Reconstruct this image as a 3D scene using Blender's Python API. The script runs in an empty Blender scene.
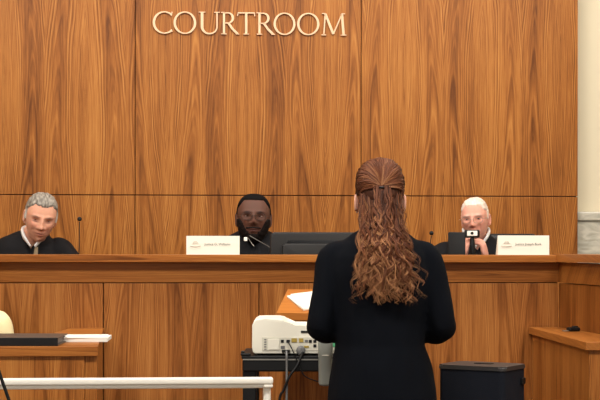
import bpy, bmesh, math, random
from mathutils import Vector, Matrix, noise, Euler
C = bpy.context.scene.collection
PI = math.pi
F, CX, HZ, CAMZ = 1500.0, 300.0, 248.0, 1.42
YAW = 0.064           # the back wall and the bench run slightly away to the right
random.seed(7)

# ------------------------------------------------------------------ helpers
def at(px, py, Y): return Vector(((px-CX)/F*Y, Y, CAMZ-(py-HZ)/F*Y))
def on(px, py, z):
    Y = (CAMZ-z)*F/(py-HZ); return Vector(((px-CX)/F*Y, Y, z))
def lin(r, g, b):
    f = lambda c: (c/255/12.92) if c/255 <= .04045 else ((c/255+.055)/1.055)**2.4
    return (f(r), f(g), f(b), 1)
def smooth(me, ang=None):
    for p in me.polygons: p.use_smooth = True
    if ang is not None:
        try: me.set_sharp_from_angle(angle=ang)
        except Exception: pass
def obj(name, bm, mat, parent=None, sm=None, rm=True):
    if rm: bmesh.ops.recalc_face_normals(bm, faces=bm.faces)
    me = bpy.data.meshes.new(name); bm.to_mesh(me); bm.free()
    if mat: me.materials.append(mat)
    if sm is not None: smooth(me, sm)
    o = bpy.data.objects.new(name, me); C.objects.link(o)
    if parent: o.parent = parent
    return o
def empty(name, loc=(0,0,0), rz=0):
    o = bpy.data.objects.new(name, None); C.objects.link(o)
    o.empty_display_size = .1
    o.location = loc; o.rotation_euler = (0,0,rz); return o
def tag(o, label=None, cat=None, group=None, kind=None):
    if label: o['label'] = label
    if cat: o['category'] = cat
    if group: o['group'] = group
    if kind: o['kind'] = kind
    return o
def thing(name, label, cat, loc=(0,0,0), rz=0, group=None):
    return tag(empty(name, loc, rz), label, cat, group)
def box(bm, a, b, bev=0, seg=2):
    r = bmesh.ops.create_cube(bm, size=1)
    vs = r['verts']
    for v in vs:
        v.co = Vector([(a[i]+b[i])/2 + v.co[i]*(b[i]-a[i]) for i in range(3)])
    if bev:
        es = list({e for v in vs for e in v.link_edges})
        bmesh.ops.bevel(bm, geom=es, offset=bev, segments=seg, affect='EDGES', profile=.5)
    return bm
def nb(): return bmesh.new()
def B(a, b, bev=0, seg=2): return box(nb(), a, b, bev, seg)
def ell(bm, c, r, rot=None, u=24, v=16):
    m = Matrix.Translation(c) @ (rot.to_4x4() if rot else Matrix.Identity(4)) @ Matrix.Diagonal((r[0], r[1], r[2], 1))
    bmesh.ops.create_uvsphere(bm, u_segments=u, v_segments=v, radius=1, matrix=m)
    return bm
def spline(pts, k):
    pts = [Vector(p) for p in pts]; out = []
    n = len(pts)
    for i in range(n-1):
        p0, p1, p2, p3 = pts[max(i-1,0)], pts[i], pts[i+1], pts[min(i+2,n-1)]
        for j in range(k):
            t = j/k
            out.append(.5*((2*p1)+(p2-p0)*t+(2*p0-5*p1+4*p2-p3)*t*t+(3*p1-p0-3*p2+p3)*t**3))
    out.append(pts[-1]); return out
def tube(bm, pts, rad, n=10, k=1, flat=1.0, up=None, caps=True):
    """tapered tube through pts; rad one number or one per point; flat squashes it across 'up'"""
    pts = [Vector(p) for p in pts]
    if not hasattr(rad, '__len__'): rad = [rad]*len(pts)
    if k > 1:
        rs = [v.x for v in spline([(r,0,0) for r in rad], k)]; pts = spline(pts, k); rad = rs
    prev = None; rings = []
    for i, p in enumerate(pts):
        d = (pts[min(i+1,len(pts)-1)]-pts[max(i-1,0)]).normalized()
        if prev is None:
            u = Vector(up) if up else (Vector((0,0,1)) if abs(d.z) < .9 else Vector((0,1,0)))
        else: u = prev
        u = (u-d*u.dot(d)).normalized(); prev = u
        s = d.cross(u)
        rings.append([bm.verts.new(p+(s*math.cos(2*PI*j/n)+u*math.sin(2*PI*j/n)*flat)*rad[i]) for j in range(n)])
    for a, b in zip(rings, rings[1:]):
        for j in range(n): bm.faces.new((a[j], a[(j+1)%n], b[(j+1)%n], b[j]))
    if caps:
        bm.faces.new(rings[0][::-1]); bm.faces.new(rings[-1])
    return bm
def loft(bm, secs, n=32, sq=1.0, caps=True):
    """secs: (z, halfx, halfy, cx, cy)  sq<1 squarer"""
    rings = []
    for z, hx, hy, cx, cy in secs:
        r = []
        for j in range(n):
            a = 2*PI*j/n; c, s = math.cos(a), math.sin(a)
            r.append(bm.verts.new((cx+hx*math.copysign(abs(c)**sq, c), cy+hy*math.copysign(abs(s)**sq, s), z)))
        rings.append(r)
    for a, b in zip(rings, rings[1:]):
        for j in range(n): bm.faces.new((a[j], a[(j+1)%n], b[(j+1)%n], b[j]))
    if caps: bm.faces.new(rings[0][::-1]); bm.faces.new(rings[-1])
    return bm
def prism(bm, poly, y0, y1, bev=0):
    """extrude an XZ outline from y0 to y1"""
    a = [bm.verts.new((x, y0, z)) for x, z in poly]; b = [bm.verts.new((x, y1, z)) for x, z in poly]
    n = len(poly); fs = [bm.faces.new(a), bm.faces.new(b[::-1])]
    for i in range(n): bm.faces.new((a[i], b[i], b[(i+1)%n], a[(i+1)%n]))
    if bev:
        es = [e for f in fs for e in f.edges]
        bmesh.ops.bevel(bm, geom=es, offset=bev, segments=3, affect='EDGES', profile=.5)
    return bm
def slab(bm, poly, z0, z1, bev=0):
    """extrude an XY outline from z0 to z1"""
    a = [bm.verts.new((x, y, z0)) for x, y in poly]; b = [bm.verts.new((x, y, z1)) for x, y in poly]
    n = len(poly); bm.faces.new(a[::-1]); bm.faces.new(b)
    for i in range(n): bm.faces.new((a[i], a[(i+1)%n], b[(i+1)%n], b[i]))
    if bev: bmesh.ops.bevel(bm, geom=list(bm.edges), offset=bev, segments=2, affect='EDGES', profile=.5)
    return bm
def remesh(o, vox, it=4, fold=0, fs=6, fz=.5):
    """fuse overlapping lofts into one skin"""
    m = o.modifiers.new('r', 'REMESH'); m.mode = 'VOXEL'; m.voxel_size = vox
    s = o.modifiers.new('s', 'SMOOTH'); s.iterations = it; s.factor = .6
    dg = bpy.context.evaluated_depsgraph_get()
    me = bpy.data.meshes.new_from_object(o.evaluated_get(dg))
    mats = [x for x in o.data.materials]
    o.modifiers.clear(); o.data = me
    if not me.materials:
        for x in mats: me.materials.append(x)
    if fold:
        me.update()
        ns = [v.normal.copy() for v in me.vertices]
        for v, nn in zip(me.vertices, ns):
            q = Vector((v.co.x*fs, v.co.y*fs, v.co.z*fs*fz))
            w = noise.noise(q)+.5*noise.noise(q*2.1)
            v.co += nn*(w*fold)
    smooth(me); return o

# ------------------------------------------------------------------ materials
def newmat(name):
    m = bpy.data.materials.new(name); m.use_nodes = True
    nt = m.node_tree; return m, nt, nt.nodes['Principled BSDF']
def simple(name, col, rough=.5, metal=0, spec=.5, bump=0, bscale=200, var=0, **kw):
    m, nt, p = newmat(name)
    p.inputs['Base Color'].default_value = col; p.inputs['Roughness'].default_value = rough
    p.inputs['Metallic'].default_value = metal; p.inputs['Specular IOR Level'].default_value = spec
    for k, v in kw.items(): p.inputs[k.replace('_', ' ')].default_value = v
    tc = nt.nodes.new('ShaderNodeTexCoord')
    n = nt.nodes.new('ShaderNodeTexNoise'); n.inputs['Scale'].default_value = bscale; n.inputs['Detail'].default_value = 3
    nt.links.new(tc.outputs['Object'], n.inputs['Vector'])
    if bump:
        b = nt.nodes.new('ShaderNodeBump'); b.inputs['Strength'].default_value = bump; b.inputs['Distance'].default_value = .002
        nt.links.new(n.outputs['Fac'], b.inputs['Height']); nt.links.new(b.outputs['Normal'], p.inputs['Normal'])
    if var:
        r = nt.nodes.new('ShaderNodeValToRGB')
        r.color_ramp.elements[0].position = .3; r.color_ramp.elements[1].position = .7
        r.color_ramp.elements[0].color = tuple(c*(1-var) for c in col[:3])+(1,)
        r.color_ramp.elements[1].color = tuple(min(1, c*(1+var)) for c in col[:3])+(1,)
        nt.links.new(n.outputs['Fac'], r.inputs['Fac']); nt.links.new(r.outputs['Color'], p.inputs['Base Color'])
    return m
def attrmat(name, rough=.55, sss=0, spec=.4, bump=0, bscale=400):
    m, nt, p = newmat(name)
    a = nt.nodes.new('ShaderNodeAttribute'); a.attribute_name = 'Col'
    nt.links.new(a.outputs['Color'], p.inputs['Base Color'])
    p.inputs['Roughness'].default_value = rough; p.inputs['Specular IOR Level'].default_value = spec
    if sss:
        p.inputs['Subsurface Weight'].default_value = sss; p.inputs['Subsurface Scale'].default_value = .006
    return m
def wood(name, strip=.232, grain='v', seed=0.0, tone=1.0, rough=.38, contrast=1.0, sat=(1,1,1)):
    """book-matched crown-cut veneer: grain runs along z ('v'), along x ('x') or along y ('y')"""
    m, nt, p = newmat(name); N = nt.nodes.new; L = nt.links.new
    def M(op, a, b=None, c=None):
        n = N('ShaderNodeMath'); n.operation = op
        for i, v in enumerate((a, b, c)):
            if v is None: continue
            if isinstance(v, (int, float)): n.inputs[i].default_value = v
            else: L(v, n.inputs[i])
        return n.outputs[0]
    tc = N('ShaderNodeTexCoord'); sp = N('ShaderNodeSeparateXYZ'); L(tc.outputs['Object'], sp.inputs[0])
    X, Y, Z = sp.outputs
    if grain == 'v': u0, v0 = M('ADD', X, Y), Z
    elif grain == 'x': u0, v0 = M('ADD', Z, Y), X
    else: u0, v0 = M('ADD', X, Z), Y
    def NZ(x, y, sx, sy, w, detail=2, rough_=.5):
        cb = N('ShaderNodeCombineXYZ'); L(M('MULTIPLY', x, sx), cb.inputs[0]); L(M('MULTIPLY', y, sy), cb.inputs[1]); cb.inputs[2].default_value = w
        n = N('ShaderNodeTexNoise'); L(cb.outputs[0], n.inputs['Vector']); n.inputs['Scale'].default_value = 1
        n.inputs['Detail'].default_value = detail; n.inputs['Roughness'].default_value = rough_
        return n.outputs['Fac']
    s = M('ADD', M('DIVIDE', u0, strip), 40.37+seed)
    u = M('PINGPONG', s, 1.0)
    pair = M('FLOOR', M('MULTIPLY', s, .5))
    wn = N('ShaderNodeTexWhiteNoise'); wn.noise_dimensions = '1D'; L(pair, wn.inputs['W']); r = wn.outputs['Value']
    sidx = N('ShaderNodeTexWhiteNoise'); sidx.noise_dimensions = '1D'; L(M('FLOOR', s), sidx.inputs['W'])
    # heart of each leaf wanders along the board
    c = M('ADD', .5, M('MULTIPLY', M('SINE', M('ADD', M('MULTIPLY', v0, 1.9), M('MULTIPLY', r, .9))), .24))
    warp = NZ(u0, v0, 7, 1.1, seed, 3)
    d = M('SUBTRACT', u, c)
    d = M('ADD', d, M('MULTIPLY', M('SUBTRACT', warp, .5), .25))
    d2 = M('MULTIPLY', M('MULTIPLY', d, d), 11.0)
    dv = M('MULTIPLY', v0, .62)
    f = M('ADD', M('ADD', d2, dv), M('MULTIPLY', r, .9))
    n1 = N('ShaderNodeTexNoise'); n1.noise_dimensions = '1D'; L(f, n1.inputs['W']); n1.inputs['Scale'].default_value = 4.6
    n1.inputs['Detail'].default_value = 3.0; n1.inputs['Roughness'].default_value = .62
    fib = NZ(u0, v0, 130, 5.0, seed+3, 4, .65)
    mid = NZ(u0, v0, 26, .7, seed+5, 2)
    big = NZ(u0, v0, 2.2, .9, seed+9, 2)
    heart = M('POWER', 2.718, M('MULTIPLY', M('MULTIPLY', d, d), -26.0))
    k = contrast
    val = M('ADD', .5, M('MULTIPLY', M('SUBTRACT', n1.outputs['Fac'], .5), .98*k))
    val = M('ADD', val, M('MULTIPLY', M('SUBTRACT', fib, .5), .60*k))
    val = M('ADD', val, M('MULTIPLY', M('SUBTRACT', mid, .5), .50*k))
    val = M('ADD', val, M('MULTIPLY', M('SUBTRACT', big, .5), .30*k))
    val = M('SUBTRACT', val, M('MULTIPLY', heart, .13*k))
    val = M('ADD', val, M('MULTIPLY', M('SUBTRACT', sidx.outputs['Value'], .5), .12*k))
    cr = N('ShaderNodeValToRGB'); e = cr.color_ramp.elements
    e[0].position = .12; e[1].position = .9
    def tc_(R, G, Bq): c_ = lin(R, G, Bq); return (min(1,c_[0]*tone*sat[0]), min(1,c_[1]*tone*sat[1]), min(1,c_[2]*tone*sat[2]), 1)
    e[0].color = tc_(112, 64, 27); e[1].color = tc_(212, 152, 88)
    q = e.new(.38); q.color = tc_(158, 97, 46)
    q = e.new(.60); q.color = tc_(188, 123, 63)
    L(val, cr.inputs['Fac']); L(cr.outputs['Color'], p.inputs['Base Color'])
    p.inputs['Roughness'].default_value = rough; p.inputs['Specular IOR Level'].default_value = .14
    b = N('ShaderNodeBump'); b.inputs['Strength'].default_value = .08; b.inputs['Distance'].default_value = .001
    L(fib, b.inputs['Height']); L(b.outputs['Normal'], p.inputs['Normal'])
    return m
def marble(name):
    m, nt, p = newmat(name); N = nt.nodes.new; L = nt.links.new
    tc = N('ShaderNodeTexCoord'); n = N('ShaderNodeTexNoise'); n.inputs['Scale'].default_value = 7; n.inputs['Detail'].default_value = 6; n.inputs['Distortion'].default_value = 1.8
    mp = N('ShaderNodeMapping'); mp.inputs['Scale'].default_value = (1, 1, 2.2); L(tc.outputs['Object'], mp.inputs[0]); L(mp.outputs[0], n.inputs['Vector'])
    cr = N('ShaderNodeValToRGB'); e = cr.color_ramp.elements
    e[0].position = .35; e[0].color = lin(160, 156, 142); e[1].position = .65; e[1].color = lin(198, 192, 176)
    L(n.outputs['Fac'], cr.inputs['Fac']); L(cr.outputs['Color'], p.inputs['Base Color']); p.inputs['Roughness'].default_value = .25
    return m

W_WALL = wood('wall_veneer', .236, 'v', 0.0, .77, contrast=1.1, sat=(1, .96, .80))
W_BENCH = wood('bench_veneer', .19, 'v', 3.3, .85, contrast=.95, sat=(1, .98, .95))
W_APRON_SHADED = wood('apron_veneer_shaded', .14, 'x', 5.1, .66, contrast=.8, sat=(1, .92, .75))  # crosswise grain, tone also lowered to paint in shade below the countertop
W_TOP = wood('countertop_wood', .12, 'x', 8.4, .84, contrast=.8, sat=(1, .93, .78))
W_TOPY = wood('ledge_wood', .12, 'y', 2.2, .86, contrast=.55, sat=(1, .93, .78))
W_DESK = wood('desk_veneer', .16, 'v', 1.7, .80, sat=(1, .93, .78))
W_LECT = wood('lectern_veneer', .15, 'v', 6.6, .9, sat=(1, .9, .72))
W_LTOP = wood('lectern_top_wood', .2, 'x', 4.2, 1.05, contrast=.4, sat=(1, .95, .78))
DARKGAP = simple('dark_gap', lin(84, 42, 16), .8)
PLASTER = simple('cream_plaster', lin(218, 206, 178), .9, bump=.1, bscale=60)
CEIL = simple('ceiling_white', lin(225, 220, 208), .95)
FLOOR = simple('carpet', lin(96, 78, 62), .95, bump=.5, bscale=300, var=.2)
MARBLE = marble('pale_marble')
LETTER = simple('pale_gold_letter', lin(226, 190, 152), .6)
BLACK = simple('black_plastic', lin(13, 13, 14), .5, spec=.3)
SLATE = simple('dark_grey_plastic', lin(26, 24, 23), .45, spec=.35)
GLOSSK = simple('screen_black', lin(12, 12, 14), .2)
LEATHER = simple('black_leather', lin(16, 15, 17), .5, bump=.3, bscale=120)
ROBE = simple('black_robe_cloth', lin(17, 16, 19), .8, bump=.4, bscale=90, spec=.2)
SUIT = simple('black_suit_cloth', lin(7, 10, 17), .9, bump=.5, bscale=500, spec=.12)
WHITE = simple('white_paint', lin(252, 246, 234), .35)
CREAMP = simple('cream_card', lin(246, 240, 224), .6)
PAPER = simple('paper', lin(240, 236, 226), .8, bump=.1)
INK = simple('grey_ink', lin(120, 116, 110), .7)
INKL = simple('pale_ink', lin(196, 184, 168), .7)
PROJ = simple('ivory_plastic', lin(248, 244, 228), .4)
PROJB = simple('ports_plastic', lin(222, 218, 202), .5)
BINDER = simple('binder_cover', lin(72, 63, 56), .45)
YELL = simple('ochre_port', lin(176, 150, 66), .5)
GREEN = simple('green_plastic', lin(86, 170, 120), .5)
GREYP = simple('grey_plug', lin(112, 112, 112), .5)
METAL = simple('grey_metal', lin(150, 146, 138), .35, .7)
CASEF = simple('case_fabric', lin(20, 24, 34), .8, spec=.2, bump=.6, bscale=350)
CASEL = simple('case_lid', lin(52, 50, 50), .45)
CREAMC = simple('pale_yellow_cloth', lin(240, 226, 176), .85, bump=.4, bscale=60)
SHIRT = simple('white_shirt', lin(236, 236, 236), .8)
TIE = simple('beige_tie', lin(128, 110, 84), .8)
GLASSF = simple('glasses_frame', lin(26, 20, 18), .4)
LENS = simple('lens_glass', (1, 1, 1, 1), .05, Transmission_Weight=1.0, IOR=1.02)
EYEW = simple('eye_white', lin(168, 150, 138), .4)
IRIS = simple('eye_iris', lin(48, 34, 26), .2)
SKIN = attrmat('skin', .6, .10, .25)
HAIRM = attrmat('hair', .6, 0, .22)
BEARD = attrmat('beard', .85, 0, .05)
m_, nt_, p_ = newmat('frosted_plastic'); p_.inputs['Base Color'].default_value = lin(178, 182, 176); p_.inputs['Roughness'].default_value = .35
p_.inputs['Transmission Weight'].default_value = .35; p_.inputs['IOR'].default_value = 1.2; FROST = m_

# ------------------------------------------------------------------ camera
cam = bpy.data.cameras.new('camera'); co = bpy.data.objects.new('camera', cam); C.objects.link(co)
cam.sensor_width = 36; cam.lens = F/600*36; cam.shift_y = (HZ-200)/600; cam.clip_start = .05
co.location = (0, 0, CAMZ); co.rotation_euler = (PI/2, -.0012, 0)
bpy.context.scene.camera = co

# ------------------------------------------------------------------ room
WY = 8.9; CY, SY = math.cos(YAW), math.sin(YAW)
def struct(name, bm, mat, loc=None, rz=0, sm=None):
    o = obj(name, bm, mat, None, sm); o['kind'] = 'structure'
    if loc: o.location = loc; o.rotation_euler = (0, 0, rz)
    return o
def wallx(px):   # local x on the panelled wall seen at px
    t = (px-CX)/F; return t*WY/(CY - t*SY)
ZS = CAMZ + (HZ-195.6)/F*WY
wb = struct('wall_back', B((-4, .02, 0), (wallx(577), .12, 4.6)), DARKGAP, (0, WY, 0), YAW)
g = .0022
xs = [wallx(135-226*2), wallx(135-226), wallx(135), wallx(361), wallx(578)]
for i in range(4):
    for z0, z1 in ((0.0, ZS-g*1.2), (ZS+g*1.2, 4.6)):
        obj('wood_panel', B((xs[i]+g, 0, z0), (xs[i+1]-g, .03, z1), .002), W_WALL, wb)
struct('wall_rear', B((-4.5, .15, 0), (5, .3, 4.6)), PLASTER, (0, WY, 0), YAW)
zb = CAMZ+(HZ-211)/F*9.0
t1 = struct('trim_1', B((wallx(578)+.005, .08, 0), (5, .15, zb-.06)), MARBLE, (0, WY, 0), YAW)
tag(t1, 'pale veined marble wainscot at the foot of the cream wall')
obj('marble_cap', B((wallx(578)+.005, .06, zb-.055), (5, .15, zb), .008), MARBLE, t1)
struct('floor', B((-4.6, -3, -.1), (5, 9.6, 0)), FLOOR)
struct('ceiling', B((-4.6, -3, 4.6), (5, 9.8, 4.7)), CEIL)
struct('wall_left', B((-4.7, -3, 0), (-4.55, 9.6, 4.6)), PLASTER)
struct('wall_right', B((4.6, -3, 0), (4.75, 9.6, 4.6)), PLASTER)
def by(X): return 6.9 + X*math.tan(YAW)     # front face of the bench at world X
pf = struct('floor_platform', B((-2.6, .22, 0), (1.6, 1.85, .38)), FLOOR, (0, 6.9, 0), YAW)

# ------------------------------------------------------------------ wall lettering
def stroke(bm, pts, w, y0=-.012, y1=-.002):
    """ribbon of varying width, extruded"""
    pts = [Vector((p[0], p[1])) for p in pts]; n = len(pts)
    if not hasattr(w, '__len__'): w = [w]*n
    closed = (pts[0]-pts[-1]).length < 1e-6
    Lf, Rt = [], []
    for i in range(n):
        if closed and i in (0, n-1): d = pts[1]-pts[-2]
        else: d = pts[min(i+1, n-1)]-pts[max(i-1, 0)]
        d.normalize(); q = Vector((-d.y, d.x))
        Lf.append(pts[i]+q*w[i]/2); Rt.append(pts[i]-q*w[i]/2)
    A = [(bm.verts.new((a.x, y0, a.y)), bm.verts.new((b.x, y0, b.y)), bm.verts.new((a.x, y1, a.y)), bm.verts.new((b.x, y1, b.y))) for a, b in zip(Lf, Rt)]
    for a, b in zip(A, A[1:]):
        bm.faces.new((a[0], a[1], b[1], b[0])); bm.faces.new((a[2], b[2], b[3], a[3]))
        bm.faces.new((a[0], b[0], b[2], a[2])); bm.faces.new((a[1], a[3], b[3], b[1]))
    if not closed:
        a = A[0]; bm.faces.new((a[0], a[2], a[3], a[1])); a = A[-1]; bm.faces.new((a[0], a[1], a[3], a[2]))
TH, TN = .102, .048      # stem and hairline, in cap heights
def arc(cx, cy, rx, ry, a0, a1, n=40, th=TH*1.05, tn=TN):
    P, Wd = [], []
    for i in range(n+1):
        a = a0+(a1-a0)*i/n; P.append((cx+rx*math.cos(a), cy+ry*math.sin(a)))
        Wd.append(tn+(th-tn)*abs(math.cos(a))**1.4)
    return P, Wd
def letter(ch):
    bm = nb(); S = lambda pts, w: stroke(bm, pts, w)
    ser = lambda x, z, h=.12: S([(x-h, z), (x+h, z)], .038)
    if ch == 'O':
        S(*arc(.5, .5, .46, .475, 0, 2*PI, 60)); adv = 1.02
    elif ch == 'C':
        S(*arc(.5, .5, .46, .475, math.radians(48), math.radians(312)))
        S([(.80, .80), (.835, .98)], .04); S([(.80, .2), (.845, .10)], .04); adv = .92
    elif ch == 'U':
        P = [(.16, .97), (.16, .38)]+[(.43+.27*math.cos(a), .34+.32*math.sin(a)) for a in [PI+PI*i/20 for i in range(1, 20)]]+[(.70, .38), (.70, .97)]
        S(P, [TH, TH]+[TH-(TH-TN)*math.sin(PI/2*i/20) for i in range(1, 20)]+[TN, TN*1.1])
        ser(.16, .98); ser(.70, .98, .10); adv = .86
    elif ch == 'R':
        S([(.17, .02), (.17, .98)], TH); ser(.17, .02); S([(.04, .98), (.2, .98)], .038)
        P, Wd = arc(.34, .735, .23, .225, PI/2, -PI/2, 20)
        S([(.17, .96)]+P+[(.17, .51)], [TN]+Wd+[TN])
        S([(.36, .52), (.56, .24), (.78, .03)], TH*.95); S([(.70, .02), (.86, .02)], .038); adv = .80
    elif ch == 'T':
        S([(.38, .02), (.38, .96)], TH); ser(.38, .02); S([(.02, .965), (.74, .965)], .055)
        S([(.03, .97), (.01, .82)], .04); S([(.73, .97), (.75, .82)], .04); adv = .76
    elif ch == 'M':
        S([(.14, .02), (.20, .97)], TN*1.1); S([(.20, .97), (.54, .06)], TH); S([(.54, .06), (.90, .97)], TN*1.1); S([(.90, .97), (.97, .02)], TH)
        ser(.14, .02, .10); ser(.97, .02, .12); S([(.06, .98), (.22, .98)], .038); S([(.88, .98), (1.03, .98)], .038); adv = 1.1
    return bm, adv
ls = thing('wall_lettering', 'raised pale gold serif letters spelling COURTROOM high on the wood wall', 'sign', (0, WY, 0), YAW)
zt = CAMZ+(HZ-35.4)/F*WY
starts = [152.5, 173.3, 198.5, 220.8, 236.8, 256.2, 273.2, 296.7, 321]      # left edge of each letter
ends = [172.5, 196, 219.5, 239, 255, 274.5, 295, 319, 346]
for ch, a, b in zip('COURTROOM', starts, ends):
    bm, adv = letter(ch)
    mn = min(v.co.x for v in bm.verts); mx = max(v.co.x for v in bm.verts)
    xa, xb = wallx(a), wallx(b)
    for v in bm.verts:
        v.co.x = xa+(v.co.x-mn)/(mx-mn)*(xb-xa); v.co.z = zt+v.co.z*.132
        v.co.y = v.co.y*1.3
    obj('letter', bm, LETTER, ls)

# ------------------------------------------------------------------ judicial bench
ZT = CAMZ-6.8*6.84/F; TK = .035; ZA = CAMZ-34.4/F*6.9
bench = thing('judicial_bench', 'long raised wooden bench with flat countertop and veneered front, judges sit behind it', 'bench', (0, 6.9, 0), YAW)
def bx(px, Y=6.9): return ((px-CX)/F*Y)/(CY-(px-CX)/F*SY)
bxs = [-2.5, bx(-53), bx(103.5), bx(259), bx(415), bx(559)]
obj('carcass', B((-2.5, .025, 0), (bx(559)-.002, .2, ZT-TK)), DARKGAP, bench)
for a, b in zip(bxs, bxs[1:]):
    obj('front_panel', B((a+.0022, 0, .10), (b-.0022, .024, ZA-.004), .0015), W_BENCH, bench)
obj('plinth', B((-2.5, .012, 0), (bx(559), .024, .096)), DARKGAP, bench)
obj('apron', B((-2.5, -.004, ZA), (bx(558.6), .024, ZT-TK-.001), .002), W_APRON_SHADED, bench)
obj('countertop', B((-2.5, -.06, ZT-TK), (bx(565.8, 6.84), .2, ZT), .003), W_TOP, bench)
obj('worktop', B((-2.5, .201, 1.10), (1.15, .50, 1.13), .003), W_TOP, bench)
# side wing of the bench, coming forward on the right
wa = on(566, 327.5, 1.055); wc = on(600, 333.6, 1.055); wd = (wc-wa).normalized()
p0 = Vector((bx(559)*CY, 6.9+bx(559)*SY, 0))
p1 = Vector((wc.x+.02+ .09, wc.y-.9*.9, 0))
wing = thing('bench_wing', 'shaded side wing of the wooden bench at the right edge, behind the low ledge', 'bench')
def wingbox(d0, d1, z0, z1, ext0=0):
    dr = (p1-p0).normalized(); nr = Vector((dr.y, -dr.x, 0))
    if nr.x > 0: nr = -nr
    a = p0-dr*ext0+nr*d0; b = p1+nr*d0; c = p1+nr*d1; d = p0-dr*ext0+nr*d1
    return slab(nb(), [(q.x, q.y) for q in (a, b, c, d)], z0, z1)
W_WING_SHADED = wood('wing_veneer_shaded', .15, 'v', 9.1, .58, sat=(1, .9, .75))  # veneer darkened: the shade on the turned wing is put into its colour
obj('side_panel', wingbox(0, -.1, 0, ZA-.004), W_WING_SHADED, wing)
obj('apron', wingbox(.004, -.1, ZA, ZT-TK-.001), W_APRON_SHADED, wing)
obj('countertop', wingbox(.03, -.3, ZT-TK+.004, ZT+.004, ext0=-.02), W_TOPY, wing)

# ------------------------------------------------------------------ right ledge (low station in front of the wing)
ZL = 1.055
q0 = on(528.5, 326.6, ZL); q1 = on(585.8, 341.8, ZL)
yb = by(1.1)-.006
ledge = thing('side_ledge', 'low wooden ledge cabinet at the right holding a small dark gadget', 'cabinet')
dq = (q1-q0).normalized(); nq = Vector((-dq.y, dq.x, 0))
if nq.x < 0: nq = -nq
q0b = q0+dq*((yb-q0.y)/dq.y)
dr = (p1-p0).normalized()
def winx(y): return p0.x+(p1.x-p0.x)*(y-p0.y)/(p1.y-p0.y)-.006
poly = [(q0b.x, q0b.y), (q1.x, q1.y), (q1.x+.55, q1.y-.03), (q1.x+.55, q1.y+.30), (winx(q1.y+.30), q1.y+.30), (winx(yb), yb)]
obj('ledge_top', slab(nb(), poly, ZL-.032, ZL, .002), W_TOPY, ledge)
ins = .018
poly2 = [(q0b.x+ins, q0b.y), (q1.x+ins, q1.y+ins), (q1.x+.53, q1.y-.03+ins), (q1.x+.53, q1.y+.28), (winx(q1.y+.28), q1.y+.28), (winx(yb), yb)]
obj('body', slab(nb(), poly2, 0, ZL-.033), W_DESK, ledge)
gd = thing('pocket_recorder', 'small dark oblong gadget lying on the low right ledge', 'gadget', on(572.5, 331, ZL), math.radians(12))
obj('body', B((-.022, -.02, 0), (.030, .02, .018), .006, 3), BLACK, gd)
obj('clip', B((-.045, -.012, 0), (-.02, .012, .005), .002), METAL, gd)
obj('cap', B((.0, -.016, .018), (.022, .016, .024), .003), SLATE, gd)

# ------------------------------------------------------------------ left desk (L shaped, runs back to the bench)
f1 = on(98, 346.8, ZL); b1 = on(104, 328.3, ZL); i1 = on(68.5, 328.3, ZL)
yb = by(-.9)-.066
dd = (b1-f1).normalized(); b1 = f1+dd*((by(-.9)-.006-f1.y)/dd.y)
desk = thing('clerk_desk', 'wooden clerk desk corner at the left with dark binder and papers on it', 'desk')
ix = (68.5-CX)/F*6.75
poly = [(f1.x, f1.y), (b1.x, b1.y), (ix, by(ix)-.006), (ix-.02, f1.y+.62), (-2.4, f1.y+.58), (-2.4, f1.y-.1)]
poly = [(f1.x, f1.y), (b1.x, b1.y), (ix, by(ix)-.006), (ix-.02, f1.y+.40), (-2.4, f1.y+.34), (-2.4, f1.y-.1)]
obj('desk_top', slab(nb(), poly, ZL-.036, ZL, .002), W_TOP, desk)
poly = [(f1.x-.006, f1.y+.02), (b1.x-.006, b1.y), (b1.x-.05, b1.y), (f1.x-.05, f1.y+.02)]
obj('side_panel', slab(nb(), poly, 0, ZL-.037), W_DESK, desk)
poly = [(f1.x-.051, f1.y+.012), (f1.x-.051, f1.y+.05), (-2.38, f1.y-.05), (-2.38, f1.y-.088)]
obj('front_panel', slab(nb(), poly, 0, ZL-.037), W_DESK, desk)
# papers
def page(bm, c, w, d, rz, z0, z1):
    R = Matrix.Rotation(rz, 3, 'Z'); pts = [Vector(c)+R@Vector((x*w/2, y*d/2, 0)) for x, y in ((-1,-1),(1,-1),(1,1),(-1,1))]
    return slab(bm, [(p.x, p.y) for p in pts], z0, z1)
pc = on(82, 340.6, ZL)
ps = obj('paper_stack', page(nb(), (pc.x+.008, pc.y+.0, 0), .20, .22, .05, ZL+.0005, ZL+.015), PAPER)
tag(ps, 'white stack of papers overhanging the corner of the left desk', 'papers')
obj('top_sheet', page(nb(), (pc.x-.002, pc.y-.004, 0), .205, .22, .09, ZL+.0155, ZL+.0175), PAPER, ps)
bc = on(20, 344, ZL)
bd = thing('ring_binder', 'flat dark binder lying on the left desk beside the white papers', 'binder', (bc.x-.12, bc.y-.02, ZL), .02)
wdt = (65-CX)/F*5.75-(bc.x-.12)
obj('cover', box(B((-.22, -.12, 0), (wdt, .16, .005), .002), (-.22, -.12, .026), (wdt, .16, .031), .002), BINDER, bd)
obj('spine', B((-.22, -.1245, 0), (wdt, -.1205, .031), .0015), BLACK, bd)
obj('pages', B((-.21, -.118, .006), (wdt-.01, .155, .0255)), GREYP, bd)

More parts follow.
